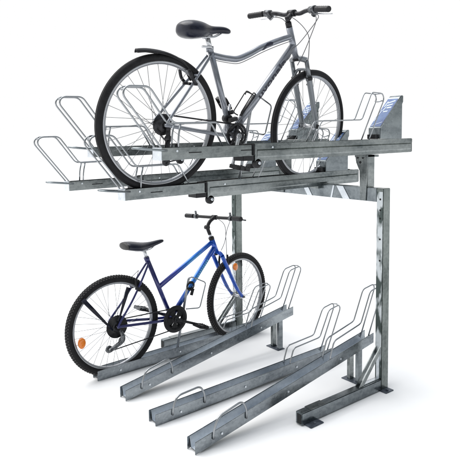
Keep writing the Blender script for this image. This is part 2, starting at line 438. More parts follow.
    def stroke(u0, v0, u1, v1, wd=.006):
        a = Vector((u0, v0)); c = Vector((u1, v1)); q = (c-a).normalized(); p = Vector((-q.y, q.x))*wd
        b = MB(); b.add([onslope(*(a+p), .0026), onslope(*(a-p), .0026), onslope(*(c-p), .0026), onslope(*(c+p), .0026)], [(0, 1, 2, 3)]); b.build('sticker_print', M['white'], st)
    for (u0, v0, u1, v1, wd) in ((.245, -.030, .225, .018, .006), (.24, .022, .19, .026, .004), (.213, -.026, .20, .015, .006), (.185, -.030, .18, .002, .007), (.19, .010, .155, .020, .004), (.15, -.02, .145, .012, .006), (.16, .028, .06, .034, .003), (.05, -.034, .02, .034, .003)):
        stroke(u0, v0, u1, v1, wd)
    b = MB(); b.box(XR-.365, XR-.337, y-.03, y+.03, z+.0, z+.028); b.build('rubber_stop', M['black'], rail)
    b = MB(); b.box(XR+.0005, XR+.005, o0+.002, o1-.002, zc-HO+.004, zc-.004, h); b.build('end_cap', M['black'], rail)
    # stop block and roller where the tray slides into the rail
    zb = zc-HO+h(XM)
    b = MB(); b.box(XM-.075, XM-.004, y0-.004, y1+.004, zb+.004, zb+.028); b.box(XM-.012, XM-.003, o0-.002, o1+.002, zb+.03, zt(XM)-.002)
    b.build('stop_block', M['black'], rail, bevel=.002)
    b = MB(); b.revolve([(.004, -.012), (.022, -.012), (.026, -.008), (.026, .008), (.022, .012), (.004, .012)], 24, (XM+.022, o0+.012, zb-.010))
    ro = b.build('roller', M['black'], rail)
    b = MB(); b.revolve([(.0, -.015), (.008, -.015), (.008, .0), (.0, .0)], 16, (XM+.030, o0+.011, zb-.010)); b.build('roller_pin', M['galv_pale'], ro)
    # carrying arm down to the crossbeam
    zu = zc-HO+h(0)
    if zu-PH > .05:
        b = MB(); b.box(-.033, .033, y-.053, y-.006, PH, zu-.0015)
        b.box(-.05, .075, y-.053, y+.036, zu-.016, zu-.0016)
        arm = b.build('carrying_arm', M['galv'], rail, bevel=.002)
        b = MB()
        P = [(y-.055, zu-.002), (y+.040, zu-.002), (y+.030, zu-.05), (y+.004, zu-.10), (y-.002, PH-.08), (y-.045, PH-.08), (y-.052, PH+.05)]
        b.add([(-.0405, a, c) for a, c in P]+[(-.0345, a, c) for a, c in P], [tuple(range(7)), tuple(range(13, 6, -1))]+[(k, k+7, (k+1) % 7+7, (k+1) % 7) for k in range(7)])
        b.build('mounting_plate', M['galv_pale'] if False else M['galv'], rail)
        studs('bolt_hole', M['hole'], rail, [(-.042, y-.022, zu-.018), (-.042, y+.018, zu-.018), (-.042, y-.002, zu-.048)], .008, (.002, 0, 0), 12)
    else:
        b = MB(); b.box(-.03, .06, y-.04, y+.04, zu-.014, zu-.0015) if zu-.014 > PH else b.box(-.06, -.034, y-.035, y+.035, PH-.03, zu-.002)
        b.build('mounting_plate', M['galv'], rail)
    if i == 1: wheel_holder(rail, y, y0, zt(-.72)-.05, -.722)
    return rail
for i in range(4): upper_tray(i)

# ------------------------------------------------------------------ bicycles
def instance(src, parent, mx):
    o = src.copy(); C.objects.link(o); o.parent = parent; o.matrix_local = mx; return o

def make_wheel(root, name, centre, r, tw, rot, rear, knobby, rimd=.016, nsp=32, refl=None, tyremat='rubber'):
    """rim is the wheel object; tyre, hub and every spoke are its children (wheel axis = local y)"""
    rt = tw/2
    ro_ = r-tw*.86             # rim outer edge
    b = MB()
    hw = tw*.30
    b.revolve([(ro_+.004, -hw), (ro_+.004, -hw+.0025), (ro_-.004, -hw+.004), (ro_-.004, hw-.004), (ro_+.004, hw-.0025), (ro_+.004, hw), (ro_-rimd*.45, hw), (ro_-rimd, hw*.45), (ro_-rimd, -hw*.45), (ro_-rimd*.45, -hw)], 96)
    wh = b.build(name, M['rim'], root, loc=centre, rot=rot)
    # tyre
    b = MB(); prof = []
    cr = r-rt
    for k in range(18):
        a = 2*PI*k/18
        rr = cr+rt*math.cos(a)*(1 if math.cos(a) > 0 else .86); yy = rt*math.sin(a)
        if rr > ro_-.003 or True: prof.append((max(rr, ro_-.002), yy))
    b.revolve(prof, 96)
    ty = b.build('tyre', M[tyremat], wh)
    b = MB()
    if knobby:
        nk = 104
        for i in range(nk):
            a = 2*PI*i/nk
            for (yy, off, w_, l_, hgt) in ((0, .5, .010, .008, .0026), (-.0105, 0, .007, .008, .0026), (.0105, 0, .007, .008, .0026), (-.019, .5, .006, .009, .0025), (.019, .5, .006, .009, .0025)):
                an = a+off*2*PI/nk
                rad = cr+math.sqrt(max(rt*rt-yy*yy, 0))
                tilt = math.asin(max(-1, min(1, yy/rt)))
                cen = Vector((rad*math.cos(an), yy, rad*math.sin(an)))
                er = Vector((math.cos(an), 0, math.sin(an))); ey = Vector((0, 1, 0)); et = Vector((-math.sin(an), 0, math.cos(an)))
                n_ = er*math.cos(tilt)+ey*math.sin(tilt); s_ = ey*math.cos(tilt)-er*math.sin(tilt)
                P = []
                for dx in (-1, 1):
                    for dy in (-1, 1):
                        for dz in (-.4, 1): P.append(cen+et*dx*l_/2+s_*dy*w_/2+n_*dz*hgt)
                b.add(P, [(0, 1, 3, 2), (4, 6, 7, 5), (0, 4, 5, 1), (2, 3, 7, 6), (0, 2, 6, 4), (1, 5, 7, 3)])
        b.build('tread', M['knob'], wh)
    else:
        for yy in (-.006, .006):
            rad = cr+math.sqrt(rt*rt-yy*yy)
            b.revolve([(rad-.001, yy-.0012), (rad+.0012, yy-.0012), (rad+.0012, yy+.0012), (rad-.001, yy+.0012)], 96)
        b.build('tread', M['knob'], wh)
    # hub
    b = MB()
    fl = .032 if rear else .034; fr = .024 if rear else .020
    b.tube([(0, -.055, 0), (0, .055, 0)], .006, 12)
    b.revolve([(.0, -fl-.004), (fr, -fl-.003), (fr, -fl), (.013, -fl+.006), (.011, 0), (.013, fl-.006), (fr, fl), (fr, fl+.003), (.0, fl+.004)], 24)
    for s in (-1, 1): b.tube([(0, s*.055, 0), (0, s*.068, 0)], .0095, 6)
    b.build('hub', M['alloy'], wh)
    # spokes: four patterns (two flanges, leading and trailing), each copied round the wheel
    protos = {}
    step = 2*PI/nsp
    for k in range(nsp):
        side = -1 if k % 2 else 1; lead = 1 if (k//2) % 2 else -1
        key = (side, lead)
        if key not in protos:
            off = lead*step*5.2
            p0 = Vector((fr*.9*math.cos(off), side*fl, fr*.9*math.sin(off))); p1 = Vector((ro_-rimd*.9, side*.001, 0))
            b = MB(); b.tube([p0, p1], .0013, 5)
            o = b.build('spoke', M['spoke'], wh, rot=(0, -k*step, 0)); protos[key] = o
        else:
            o = protos[key].copy(); C.objects.link(o); o.parent = wh; o.rotation_euler = (0, -k*step, 0)
    if refl:
        for (a, rr) in refl:
            cx, cz = rr*math.cos(a), rr*math.sin(a)
            b = MB(); ring = []
            for sgn in (-.012, -.009, .009, .012):
                k_ = .8 if abs(sgn) > .01 else 1
                ring.append([(cx+.024*k_*math.cos(q*PI/8), sgn-.010, cz+.034*k_*math.sin(q*PI/8)) for q in range(16)])
            b.loft(ring); b.build('reflector', M['orange'], wh, bevel=0)
    return wh

def chainring(b, c, ro, ri, th, arms=5, teeth=42):
    cx, cy, cz = c
    b.revolve([(ri, -th), (ro, -th), (ro, th), (ri, th)], 64, c)
    for i in range(teeth):
        a = 2*PI*i/teeth
        er = Vector((math.cos(a), 0, math.sin(a))); et = Vector((-math.sin(a), 0, math.cos(a))); cc = Vector(c)
        P = []
        for dz, w_ in ((ro-.001, .0035), (ro+.004, .0012)):
            for dx in (-1, 1):
                for dy in (-1, 1): P.append(cc+er*dz+et*dx*w_+Vector((0, dy*th*.8, 0)))
        b.add(P, [(0, 1, 3, 2), (4, 6, 7, 5), (0, 4, 5, 1), (2, 3, 7, 6), (0, 2, 6, 4), (1, 5, 7, 3)])
    for i in range(arms):
        a = 2*PI*i/arms+.3
        b.tube([(cx, cy, cz), (cx+ri*1.04*math.cos(a), cy, cz+ri*1.04*math.sin(a))], .008, 6, flat=(.5, 1))
def pedal(parent, c, tilt=0., mt='black'):
    b = MB(); cx, cy, cz = c
    mx = Matrix.Translation(Vector(c)) @ Matrix.Rotation(tilt, 4, 'Y')
    for dx in (-.040, .034): b.box(dx, dx+.006, -.045, .045, -.011, .011)
    for dy in (-.048, .042): b.box(-.034, .034, dy, dy+.006, -.010, .010)
    b.box(-.033, .033, -.008, .008, -.008, .008)
    b.tube([(0, -.048, 0), (0, .048, 0)], .009, 10)
    for dx in (-.037, .037):
        for q in range(4): b.tube([(dx, -.03+q*.02, .010), (dx, -.03+q*.02, .016)], .003, 5)
    return b.build('pedal', M[mt], parent, mx=mx, bevel=.0015)
def saddle(root, pts, mt, rim=None):
    """pts: (x, half width, z top, z bottom)"""
    rings = []
    for (x, hw, zt_, zb) in pts:
        ring = []; n = 20
        for k in range(n):
            a = 2*PI*k/n; c, s = math.cos(a), math.sin(a)
            yy = hw*math.copysign(abs(c)**.8, c)
            zm = (zt_+zb)/2
            zz = zm+(zt_-zb)/2*math.copysign(abs(s)**(.7 if s > 0 else 1), s)-(abs(yy)**2)*.9
            ring.append((x, yy, zz))
        rings.append(ring)
    b = MB(); b.loft(rings); o = b.build('saddle', M[mt], root)
    sub = o.modifiers.new('s', 'SUBSURF'); sub.levels = 1; sub.render_levels = 1
    return o
def lettering(root, text, p0, p1, rad, size, mt, side=-1, sx=1.0, extr=.0014, flip=False, bold=.0):
    """text laid along a tube from p0 to p1 and wrapped round its outer side"""
    cu = bpy.data.curves.new('t', 'FONT'); cu.body = text; cu.size = size; cu.offset = bold; cu.resolution_u = 3
    to = bpy.data.objects.new('t', cu); C.objects.link(to)
    bpy.context.view_layer.update()
    me = bpy.data.meshes.new_from_object(to.evaluated_get(bpy.context.evaluated_depsgraph_get()))
    bpy.data.objects.remove(to)
    import bmesh
    b = bmesh.new(); b.from_mesh(me)
    for k in range(26):
        zc = (-.35+k*.055)*size
        bmesh.ops.bisect_plane(b, geom=b.verts[:]+b.edges[:]+b.faces[:], plane_co=(0, zc, 0), plane_no=(0, 1, 0))
    xs = [v.co.x for v in b.verts]; ys = [v.co.y for v in b.verts]
    x0, x1 = min(xs), max(xs); ym = (min(ys)+max(ys))/2
    p0, p1 = Vector(p0), Vector(p1); ax = (p1-p0); Ln = ax.length; ax.normalize()
    out_ = Vector((0, side, 0)); out_ = (out_-ax*out_.dot(ax)).normalized(); upv = out_.cross(ax) if side > 0 else ax.cross(out_)*-1
    if upv.dot(Vector((-.3, 0, 1))) < 0: upv = -upv
    for v in b.verts:
        s = (v.co.x-x0)/(x1-x0)*Ln; t_ = (v.co.y-ym)/rad
        v.co = p0+ax*s+(out_*math.cos(t_)+upv*math.sin(t_))*(rad+extr)
    b.to_mesh(me); b.free(); me.materials.clear(); me.materials.append(M[mt])
    o = bpy.data.objects.new('lettering', me); C.objects.link(o); o.parent = root
    return o
def rear_mech(root, c, r=.055, n=7, mt='blacksteel', dark='black'):
    b = MB()
    for k in range(n):
        rr = r*(1-.08*k) if k < 4 else r*(.70-.07*(k-4))
        b.revolve([(.012, -.0012), (rr, -.0012), (rr, .0012), (.012, .0012)], 40, (c[0], c[1]-.018-k*.0045+.02, c[2]))
    return b.build('cassette', M[mt], root)

# ===== silver bicycle on the second upper rail =====
UB = empty('bicycle', (-1.2530, .5185, 1.2640), 0); UB.rotation_euler = (.140, 0, 0)
tag(UB, 'silver grey hybrid bicycle with suspension fork parked on the upper level', 'bicycle')
zb = 1.262
def Z(z): return z-zb
S = 'silverframe'
hubR = Vector((0, 0, .356)); hubF = Vector((1.098, 0, .353))
wr = make_wheel(UB, 'rear_wheel', hubR, .3575, .042, (0, .1, 0), True, False)
headT = Vector((.850, 0, .935)); headB = Vector((.927, 0, .765))
hx = (headB-headT).normalized()
steer = Matrix.Translation(headB) @ Matrix.Rotation(-R(6), 4, hx) @ Matrix.Translation(-headB)
f_c = steer @ hubF
make_wheel(UB, 'front_wheel', f_c, .355, .040, (0, .03, R(6)), False, False)
BB = Vector((.474, 0, .300))
seatT = Vector((.289, 0, .758))
DT = Vector((.893, 0, .838))
b = MB()
b.tube([BB, seatT], .0165, 20)
b.tube([seatT+Vector((-.002, 0, -.012)), seatT+Vector((-.005, 0, .02))], .0205, 20)
b.tube([headT+hx*-.005, headB+hx*.01], .0195, 20)
b.tube(smooth_path([(.305, 0, .732), (.36, 0, .726), (.411, 0, .723), (.479, 0, .726), (.558, 0, .758), (.639, 0, .800), (.75, 0, .846), (.868, 0, .888)]), .0175, 18)
b.tube([BB, DT], .0215, 20)
b.tube([BB+Vector((0, -.036, 0)), BB+Vector((0, .036, 0))], .021, 20)
for s in (-1, 1):
    b.tube(smooth_path([BB+Vector((-.02, s*.022, -.002)), BB+Vector((-.11, s*.040, .005)), hubR+Vector((.03, s*.066, -.004)), hubR+Vector((.0, s*.068, 0))]), .0095, 12)
    b.tube(smooth_path([seatT+Vector((-.006, s*.016, -.03)), seatT*.72+hubR*.28+Vector((-.004, s*.030, -.022)), seatT*.42+hubR*.58+Vector((-.003, s*.046, -.01)), hubR+Vector((.022, s*.064, .036)), hubR+Vector((.002, s*.068, .004))]), .0078, 12)
b.tube([(.185, -.043, .62), (.185, .043, .62)], .006, 10)
fr = b.build('frame', M[S], UB)
lettering(fr, 'uvonaia', BB+(DT-BB)*.405, BB+(DT-BB)*.835, .0215, .047, 'letter_dark', bold=.0011)
# small dark emblem on the top tube
b = MB()
p0 = Vector((.635, 0, .798)); ax = (Vector((.73, 0, .838))-p0).normalized(); upv = Vector((-ax.z, 0, ax.x))
def emb(poly):
    import bmesh
    bb = bmesh.new(); f = bb.faces.new([bb.verts.new((u, v, 0)) for u, v in poly])
    for k in range(-9, 10): bmesh.ops.bisect_plane(bb, geom=bb.verts[:]+bb.edges[:]+bb.faces[:], plane_co=(0, k*.002, 0), plane_no=(0, 1, 0))
    bb.verts.ensure_lookup_table(); bb.verts.index_update(); P = []
    for v in bb.verts:
        a = v.co.y/.0175; P.append(p0+ax*v.co.x+(Vector((0, -1, 0))*math.cos(a)+upv*math.sin(a))*.0192)
    b.add(P, [tuple(v.index for v in f.verts) for f in bb.faces]); bb.free()
emb([(.0, -.015), (.020, -.016), (.040, -.004), (.014, -.003)]); emb([(.014, -.002), (.042, -.003), (.085, -.006), (.092, .006), (.078, .016), (.050, .017)])
b.build('emblem', M['letter_dark'], fr)
b = MB(); b.tube([(.264, 0, .822), seatT], .0135, 16); b.tube([(.235, 0, .822), (.29, 0, .832)], .012, 12)
sp_ = b.build('seat_post', M['alloy'], UB)
b = MB(); b.tube([(.285, -.018, .765), (.265, -.035, .772), (.205, -.042, .768)], .0060, 8); b.build('quick_release', M['alloy'], sp_)
sd_ = saddle(UB, [(.092, .030, .866, .830), (.100, .066, .884, .812), (.125, .086, .896, .800), (.160, .090, .902, .800), (.200, .078, .900, .808), (.240, .050, .892, .818), (.275, .033, .882, .832), (.315, .029, .884, .846), (.360, .031, .889, .850), (.392, .026, .883, .850), (.412, .013, .873, .855)], 'saddle')
b = MB()
for s_ in (-1, 1): b.tube(smooth_path([(.14, s_*.035, .815), (.19, s_*.025, .818), (.29, s_*.02, .824), (.35, s_*.008, .850)]), .0035, 8)
b.build('saddle_rail', M['alloy'], sd_)
# cranks, rings, pedals
b = MB(); c = BB+Vector((0, -.052, 0)); chainring(b, c, .072, .058, .0015); chainring(b, c+Vector((0, .008, 0)), .058, .044, .0015)
b.revolve([(.0, -.006), (.030, -.005), (.034, 0), (.030, .004), (.0, .005)], 24, c)
cr_ = b.build('chainset', M['blacksteel'], UB)
cd = Vector((-.20, 0, -1)).normalized()
b = MB(); pe = BB+Vector((0, -.078, 0))+cd*.170
b.tube([BB+Vector((0, -.066, 0)), BB+Vector((0, -.070, 0))+cd*.05, pe], [.015, .011, .010], 10); b.tube([BB+Vector((0, -.055, 0)), BB+Vector((0, -.080, 0))], .016, 14); b.tube([pe+Vector((0, .008, 0)), pe+Vector((0, -.012, 0))], .012, 12)
ca = b.build('crank', M['alloy'], UB); pedal(ca, pe+Vector((.0, -.065, 0)), .15)
b = MB(); pf = BB+Vector((0, .078, 0))-cd*.170
b.tube([BB+Vector((0, .066, 0)), BB+Vector((0, .070, 0))-cd*.05, pf], [.015, .011, .010], 10)
ca = b.build('crank', M['alloy'], UB); pedal(ca, pf+Vector((0, .06, 0)), .9)
rear_mech(UB, hubR+Vector((0, -.030, 0)), .052)
b = MB(); b.revolve([(.0, -.0016), (.056, -.0016), (.056, 0), (.0, 0)], 40, hubR+Vector((0, -.027, 0))); b.build('spoke_guard', M['black'], wr, mx=Matrix.Translation(-hubR))
def mech(root, top, low, mt='blacksteel'):
    b = MB(); y = -.062
    b.prism([(top[0]-.012, top[1]+.008), (top[0]+.014, top[1]+.006), (top[0]+.016, top[1]-.05), (top[0]-.006, top[1]-.055)], y-.006, y+.002)
    for cc in (top, low):
        pass
    u0 = (top[0]+.012, top[1]-.05)
    b.revolve([(.003, -.003), (.021, -.003), (.021, .003), (.003, .003)], 16, (u0[0], y+.012, u0[1]))
    b.revolve([(.003, -.003), (.023, -.003), (.023, .003), (.003, .003)], 16, (low[0], y+.012, low[1]))
    for yy in (y+.005, y+.019): b.tube([(u0[0], yy, u0[1]), (low[0], yy, low[1])], .011, 8, flat=(.2, 1))
    return b.build('rear_derailleur', M[mt], root), u0
dr, u0 = mech(UB, (.012, .335), (.02, .165))
b = MB()
cx, cz = BB.x, BB.z
b.tube([(0, -.045, .355+.055), (cx, -.046, cz+.062)], .0034, 5, flat=(.6, 1.3))
b.tube([(.035, -.048, .163), (cx-.03, -.046, cz-.065)], .0034, 5, flat=(.6, 1.3))
b.tube([(-.045, -.045, .33), (.0, -.047, .285), (.028, -.048, .27)], .0034, 5)
b.build('chain', M['blacksteel'], UB)
# rear mudguard and brake
b = MB(); rings = []
gp = smooth_path([(-.158, 0, .726), (-.098, 0, .733), (-.019, 0, .730), (.052, 0, .716), (.118, 0, .690), (.165, 0, .650), (.205, 0, .598)], 4)
for k, g_ in enumerate(gp):
    tg = (gp[min(k+1, len(gp)-1)]-gp[max(k-1, 0)]).normalized(); er = Vector((-tg.z, 0, tg.x))
    hw = .027*min(1, .55+.12*k); ring = []
    for q in range(9):
        v_ = -1+2*q/8; ring.append(g_+Vector((0, hw*v_, 0))-er*(.014*v_*v_))
    for q in range(8, -1, -1):
        v_ = -1+2*q/8; ring.append(g_+Vector((0, hw*v_, 0))-er*(.014*v_*v_+.007))
    rings.append(ring)
b.loft(rings); b.build('mudguard', M['black'], UB)
b = MB()
for s in (-1, 1):
    b.tube(smooth_path([(.180, s*.050, .572), (.150, s*.054, .60), (.130, s*.044, .645)]), [.009]*12+[.007], 8)
    b.box(.145, .200, s*.026-.006, s*.026+.006, .565, .579)
b.tube([(.13, -.044, .645), (.13, .044, .638)], .002, 6)
b.build('rear_brake', M['blacksteel'], UB)
# fork (steered)
b = MB(); crown = headB+hx*.018
fa = (hubF-Vector((0, 0, 0)) - (crown+Vector((.022, 0, -.02)))).normalized()
for s in (-1, 1):
    t0 = crown+Vector((.024, s*.058, .004))
    e_ = hubF+Vector((0, s*.058, 0))
    b.tube([t0, t0+(e_-t0)*.27], .0135, 14)
    b.tube([t0+(e_-t0)*.26, t0+(e_-t0)*.30, t0+(e_-t0)*.9, e_+Vector((-.003, 0, -.008))], [.019, .0185, .0155, .011], 14)
b.tube(smooth_path([crown+Vector((.024, -.060, .006)), crown+Vector((.010, -.03, .014)), crown+Vector((.0, 0, .016)), crown+Vector((.010, .03, .014)), crown+Vector((.024, .060, .006))]), .017, 12)
b.tube(smooth_path([crown+Vector((.045, -.058, -.115)), crown+Vector((.055, -.04, -.055)), crown+Vector((.056, 0, -.045)), crown+Vector((.055, .04, -.055)), crown+Vector((.045, .058, -.115))]), .009, 10)
fk = b.build('suspension_fork', M['forkgrey'], UB, mx=steer)
for s in (-1, 1):
    t0 = crown+Vector((.024, s*.058, .004)); e_ = hubF+Vector((0, s*.058, 0))
    p = t0+(e_-t0)*.26; b = MB(); b.tube([p-(e_-t0)*.025, p+(e_-t0)*.02], .0215, 14); b.build('dust_seal', M['black'], fk, mx=steer)
    b = MB(); b.tube([e_+Vector((0, s*.006, 0)), e_+Vector((0, s*.020, 0))], .014, 10); b.build('axle_nut', M['black'], fk, mx=steer)
    q = crown+Vector((.072, s*.046, -.128)); b = MB(); b.tube(smooth_path([q+Vector((0, -s*.006, -.012)), q, q+Vector((.010, -s*.002, .04)), q+Vector((.012, -s*.008, .085))]), [.010]*7+[.0085]*6+[.006]*6, 8)
    b.build('front_brake', M['black'], UB, mx=steer)
b = MB(); b.tube([headT-hx*.006, headT-hx*.035], .0185, 16); b.build('headset', M['black'], UB, mx=steer)
b = MB(); b.tube([headB+hx*.0, headB+hx*.012], .023, 16); b.build('headset', M['black'], UB, mx=steer)
# stem, bar, controls
st0 = headT-hx*.035; st1 = headT-hx*.070; clamp = Vector((.865, 0, 1.022))
b = MB(); b.tube([st0, st1], .014, 14); b.tube([st1+hx*.02, clamp], .0155, 14); b.tube([clamp+Vector((0, -.025, 0)), clamp+Vector((0, .025, 0))], .020, 14)
b.build('stem', M['blacksteel'], UB, mx=steer)
bar = [clamp+Vector((-.050, -.312, -.004)), clamp+Vector((-.030, -.20, .006)), clamp+Vector((-.014, -.12, .004)), clamp+Vector((-.002, -.06, -.006)), clamp, clamp+Vector((-.002, .06, -.006)), clamp+Vector((-.014, .12, .004)), clamp+Vector((-.030, .20, .006)), clamp+Vector((-.050, .312, -.004))]
b = MB(); b.tube(smooth_path(bar), .0125, 12); hb = b.build('handlebar', M['blacksteel'], UB, mx=steer)
for s, ix in ((-1, 0), (1, 8)):
    e0 = bar[ix]; e1 = bar[ix]+(bar[ix+(1 if ix == 0 else -1)]-bar[ix])*.95
    b = MB(); pp = [e0+(e1-e0)*q/12 for q in range(13)]
    b.tube([e0-(e1-e0)*.02]+pp, [.015]+[.0165+(.0012 if q % 2 else 0) for q in range(13)], 14); b.build('grip', M['black'], hb, mx=steer)
    p = bar[ix]+(bar[ix+(1 if ix == 0 else -1)]-bar[ix])*1.15
    b = MB(); b.tube([p+Vector((0, s*.012, 0)), p+Vector((.008, -s*.03, -.002))], .021, 12); b.tube([p+Vector((.02, 0, -.01)), p+Vector((.03, -s*.02, -.028))], .016, 10)
    sh = b.build('shifter', M['greysteel'], hb, mx=steer)
    b = MB(); b.tube(smooth_path([p+Vector((.02, -s*.035, -.006)), p+Vector((.050, -s*.02, -.014)), p+Vector((.058, s*.04, -.020)), p+Vector((.052, s*.095, -.024))]), [.008]*6+[.0065]*6+[.005]*7, 8, flat=(1, .6)); b.build('brake_lever', M['alloy'], hb, mx=steer)
# cables sweeping in front of the head tube
def cable(root, pts, mx=None, r=.0024): 
    b = MB(); b.tube(smooth_path(pts, 8), r, 6); return b.build('cable', M['cable'], root, mx=mx)
cl = clamp
cable(UB, [cl+Vector((.00, -.17, -.01)), cl+Vector((.07, -.13, -.04)), cl+Vector((.10, -.07, -.13)), cl+Vector((.075, -.045, -.23)), cl+Vector((.045, -.03, -.30))], steer)
cable(UB, [cl+Vector((.00, .17, -.01)), cl+Vector((.10, .10, .0)), cl+Vector((.13, -.02, -.10)), cl+Vector((.12, -.05, -.22)), cl+Vector((.105, -.05, -.34))], steer)
cable(UB, [cl+Vector((.00, -.18, -.012)), cl+Vector((.05, -.16, -.03)), cl+Vector((.07, -.07, -.11)), cl+Vector((.035, -.03, -.18)), cl+Vector((-.02, -.024, -.215))], steer)
cable(UB, [cl+Vector((.00, .18, -.012)), cl+Vector((.07, .13, -.02)), cl+Vector((.09, .05, -.13)), cl+Vector((.045, .03, -.24)), cl+Vector((.0, .026, -.28))], steer)
cable(UB, [(.315, -.010, .706), (.411, -.010, .699), (.482, -.010, .702), (.566, -.010, .737), (.655, -.010, .780), (.76, -.012, .824), (.86, -.02, .862)], None, .002)
# black bottle cage on the down tube
b = MB(); dd = (DT-BB).normalized(); un = Vector((-dd.z, 0, dd.x)); cc = BB+dd*.19+un*.055
for s in (-1, 1): b.tube(bent([cc-dd*.07+Vector((0, s*.02, 0))-un*.03, cc-dd*.075+Vector((0, s*.035, 0)), cc+dd*.075+Vector((0, s*.036, 0))+un*.01, cc+dd*.085+Vector((0, s*.015, 0))-un*.028], .02), .0035, 6)
b.tube(bent([cc+dd*.06+Vector((0, -.036, 0)), cc+dd*.065+un*.036, cc+dd*.06+Vector((0, .036, 0))], .03), .0035, 6)
b.tube([cc-dd*.07-un*.031, cc+dd*.085-un*.031], .009, 8, flat=(1, .4))
b.build('bottle_cage', M['black'], UB)
# front derailleur and bottle cage bolts
b = MB(); q = BB+Vector((-.035, -.045, .085)); b.prism([(q.x-.02, q.z-.01), (q.x+.03, q.z+.002), (q.x+.025, q.z+.022), (q.x-.02, q.z+.012)], -.06, -.035)
b.tube([BB+(seatT-BB)*.2+Vector((0, -.02, 0)), BB+(seatT-BB)*.2+Vector((0, .02, 0))], .024, 12); b.tube([BB+(seatT-BB)*.27+Vector((.012, -.01, 0)), BB+(seatT-BB)*.27+Vector((.03, -.03, .01))], .012, 10)
b.build('front_derailleur', M['black'], UB)

# ===== blue bicycle on the farthest lower tray =====
LB = empty('bicycle', (-1.1766, 1.2360, .004), .0144)
tag(LB, 'blue low step mountain bicycle with black chain guard parked on the ground level', 'bicycle')
hubR = Vector((0, 0, .3286)); hubF = Vector((1.0467, 0, .3286))
B = 'blueframe'
wr = make_wheel(LB, 'rear_wheel', hubR, .3265, .050, (0, .05, 0), True, True, .014, 36, refl=[(R(199), .236)])
headT = Vector((.800, 0, .800)); headB = Vector((.847, 0, .690)); hx = (headB-headT).normalized()
steer = Matrix.Translation(headB) @ Matrix.Rotation(-R(7), 4, hx) @ Matrix.Translation(-headB)
make_wheel(LB, 'front_wheel', steer @ hubF, .3295, .048, (0, .1, R(10)), False, True, .014, 36)
BB = Vector((.440, 0, .287)); seatT = Vector((.257, 0, .730))
b = MB()
b.tube([BB, seatT], .0155, 18); b.tube([seatT+Vector((.004, 0, -.015)), seatT+Vector((-.006, 0, .012))], .019, 18)
b.tube([headT, headB], .019, 18)
b.tube([(.342, 0, .518), (.806, 0, .778)], .0165, 18)
b.tube([BB, (.826, 0, .738)], .0180, 18)
b.tube([BB+Vector((0, -.036, 0)), BB+Vector((0, .036, 0))], .020, 18)
for s in (-1, 1):
    b.tube(smooth_path([BB+Vector((-.02, s*.022, 0)), BB+Vector((-.11, s*.036, .004)), hubR+Vector((.03, s*.064, 0)), hubR+Vector((.0, s*.066, 0))]), .0095, 12)
    b.tube(smooth_path([seatT+Vector((.004, s*.014, -.03)), (.190, s*.036, .592), (.112, s*.050, .478), hubR+Vector((.018, s*.063, .034)), hubR+Vector((.0, s*.066, .004))]), .0072, 12)
b.tube([(.185, -.040, .575), (.185, .040, .575)], .0055, 10)
fr = b.build('frame', M[B], LB)
def dashes(t0, t1, f0, f1, rad, n, hgt, mt):
    ax = (t1-t0).normalized(); Ln = (t1-t0).length; upv = Vector((-ax.z, 0, ax.x)); rr = random.Random(7)
    for k in range(n):
        u = (f0+(f1-f0)*k/n)*Ln; wd = (f1-f0)*Ln/n*.62; P = []
        ha = hgt*(.75+.25*rr.random())
        for (uu, v_) in ((u, -ha), (u+wd, -ha), (u+wd, -ha/3), (u+wd, ha/3), (u+wd, ha), (u, ha), (u, ha/3), (u, -ha/3)):
            a = v_/rad; P.append(t0+ax*uu+(Vector((0, -1, 0))*math.cos(a)+upv*math.sin(a))*(rad+.0008))
        b = MB(); b.add(P, [(0, 1, 2, 7), (7, 2, 3, 6), (6, 3, 4, 5)]); b.build('lettering', M[mt], fr)
dashes(Vector((.342, 0, .518)), Vector((.806, 0, .778)), .50, .76, .0165, 15, .0055, 'letter_pale')
dashes(BB, Vector((.826, 0, .738)), .52, .82, .0180, 11, .010, 'letter_pale')
b = MB(); b.tube([(.233, 0, .796), seatT], .0125, 14); b.tube([(.215, 0, .790), (.26, 0, .794)], .011, 12); b.build('seat_post', M['alloy'], LB)
sd_ = saddle(LB, [(.080, .03, .855, .828), (.087, .062, .862, .814), (.115, .078, .864, .806), (.155, .080, .860, .797), (.195, .066, .851, .790), (.235, .045, .843, .790), (.285, .028, .841, .802), (.335, .021, .847, .815), (.370, .018, .850, .824), (.389, .010, .846, .830)], 'saddle')
b = MB(); rings = []
for (x_, hw, za, zc_) in ((.077, .028, .856, .828), (.083, .058, .862, .814), (.088, .064, .863, .813), (.091, .066, .863, .812)):
    rings.append([(x_, hw*math.cos(q*PI/8), (za+zc_)/2+(za-zc_)/2*math.sin(q*PI/8)-abs(hw*math.cos(q*PI/8))**2*.9) for q in range(16)])
b.loft(rings); b.build('saddle_tail', M['greycap'], sd_)
b = MB()
for s in (-1, 1): b.tube(smooth_path([(.125, s*.03, .812), (.175, s*.022, .796), (.265, s*.02, .794), (.325, s*.008, .821)]), .0035, 8)
b.build('saddle_rail', M['alloy'], sd_)
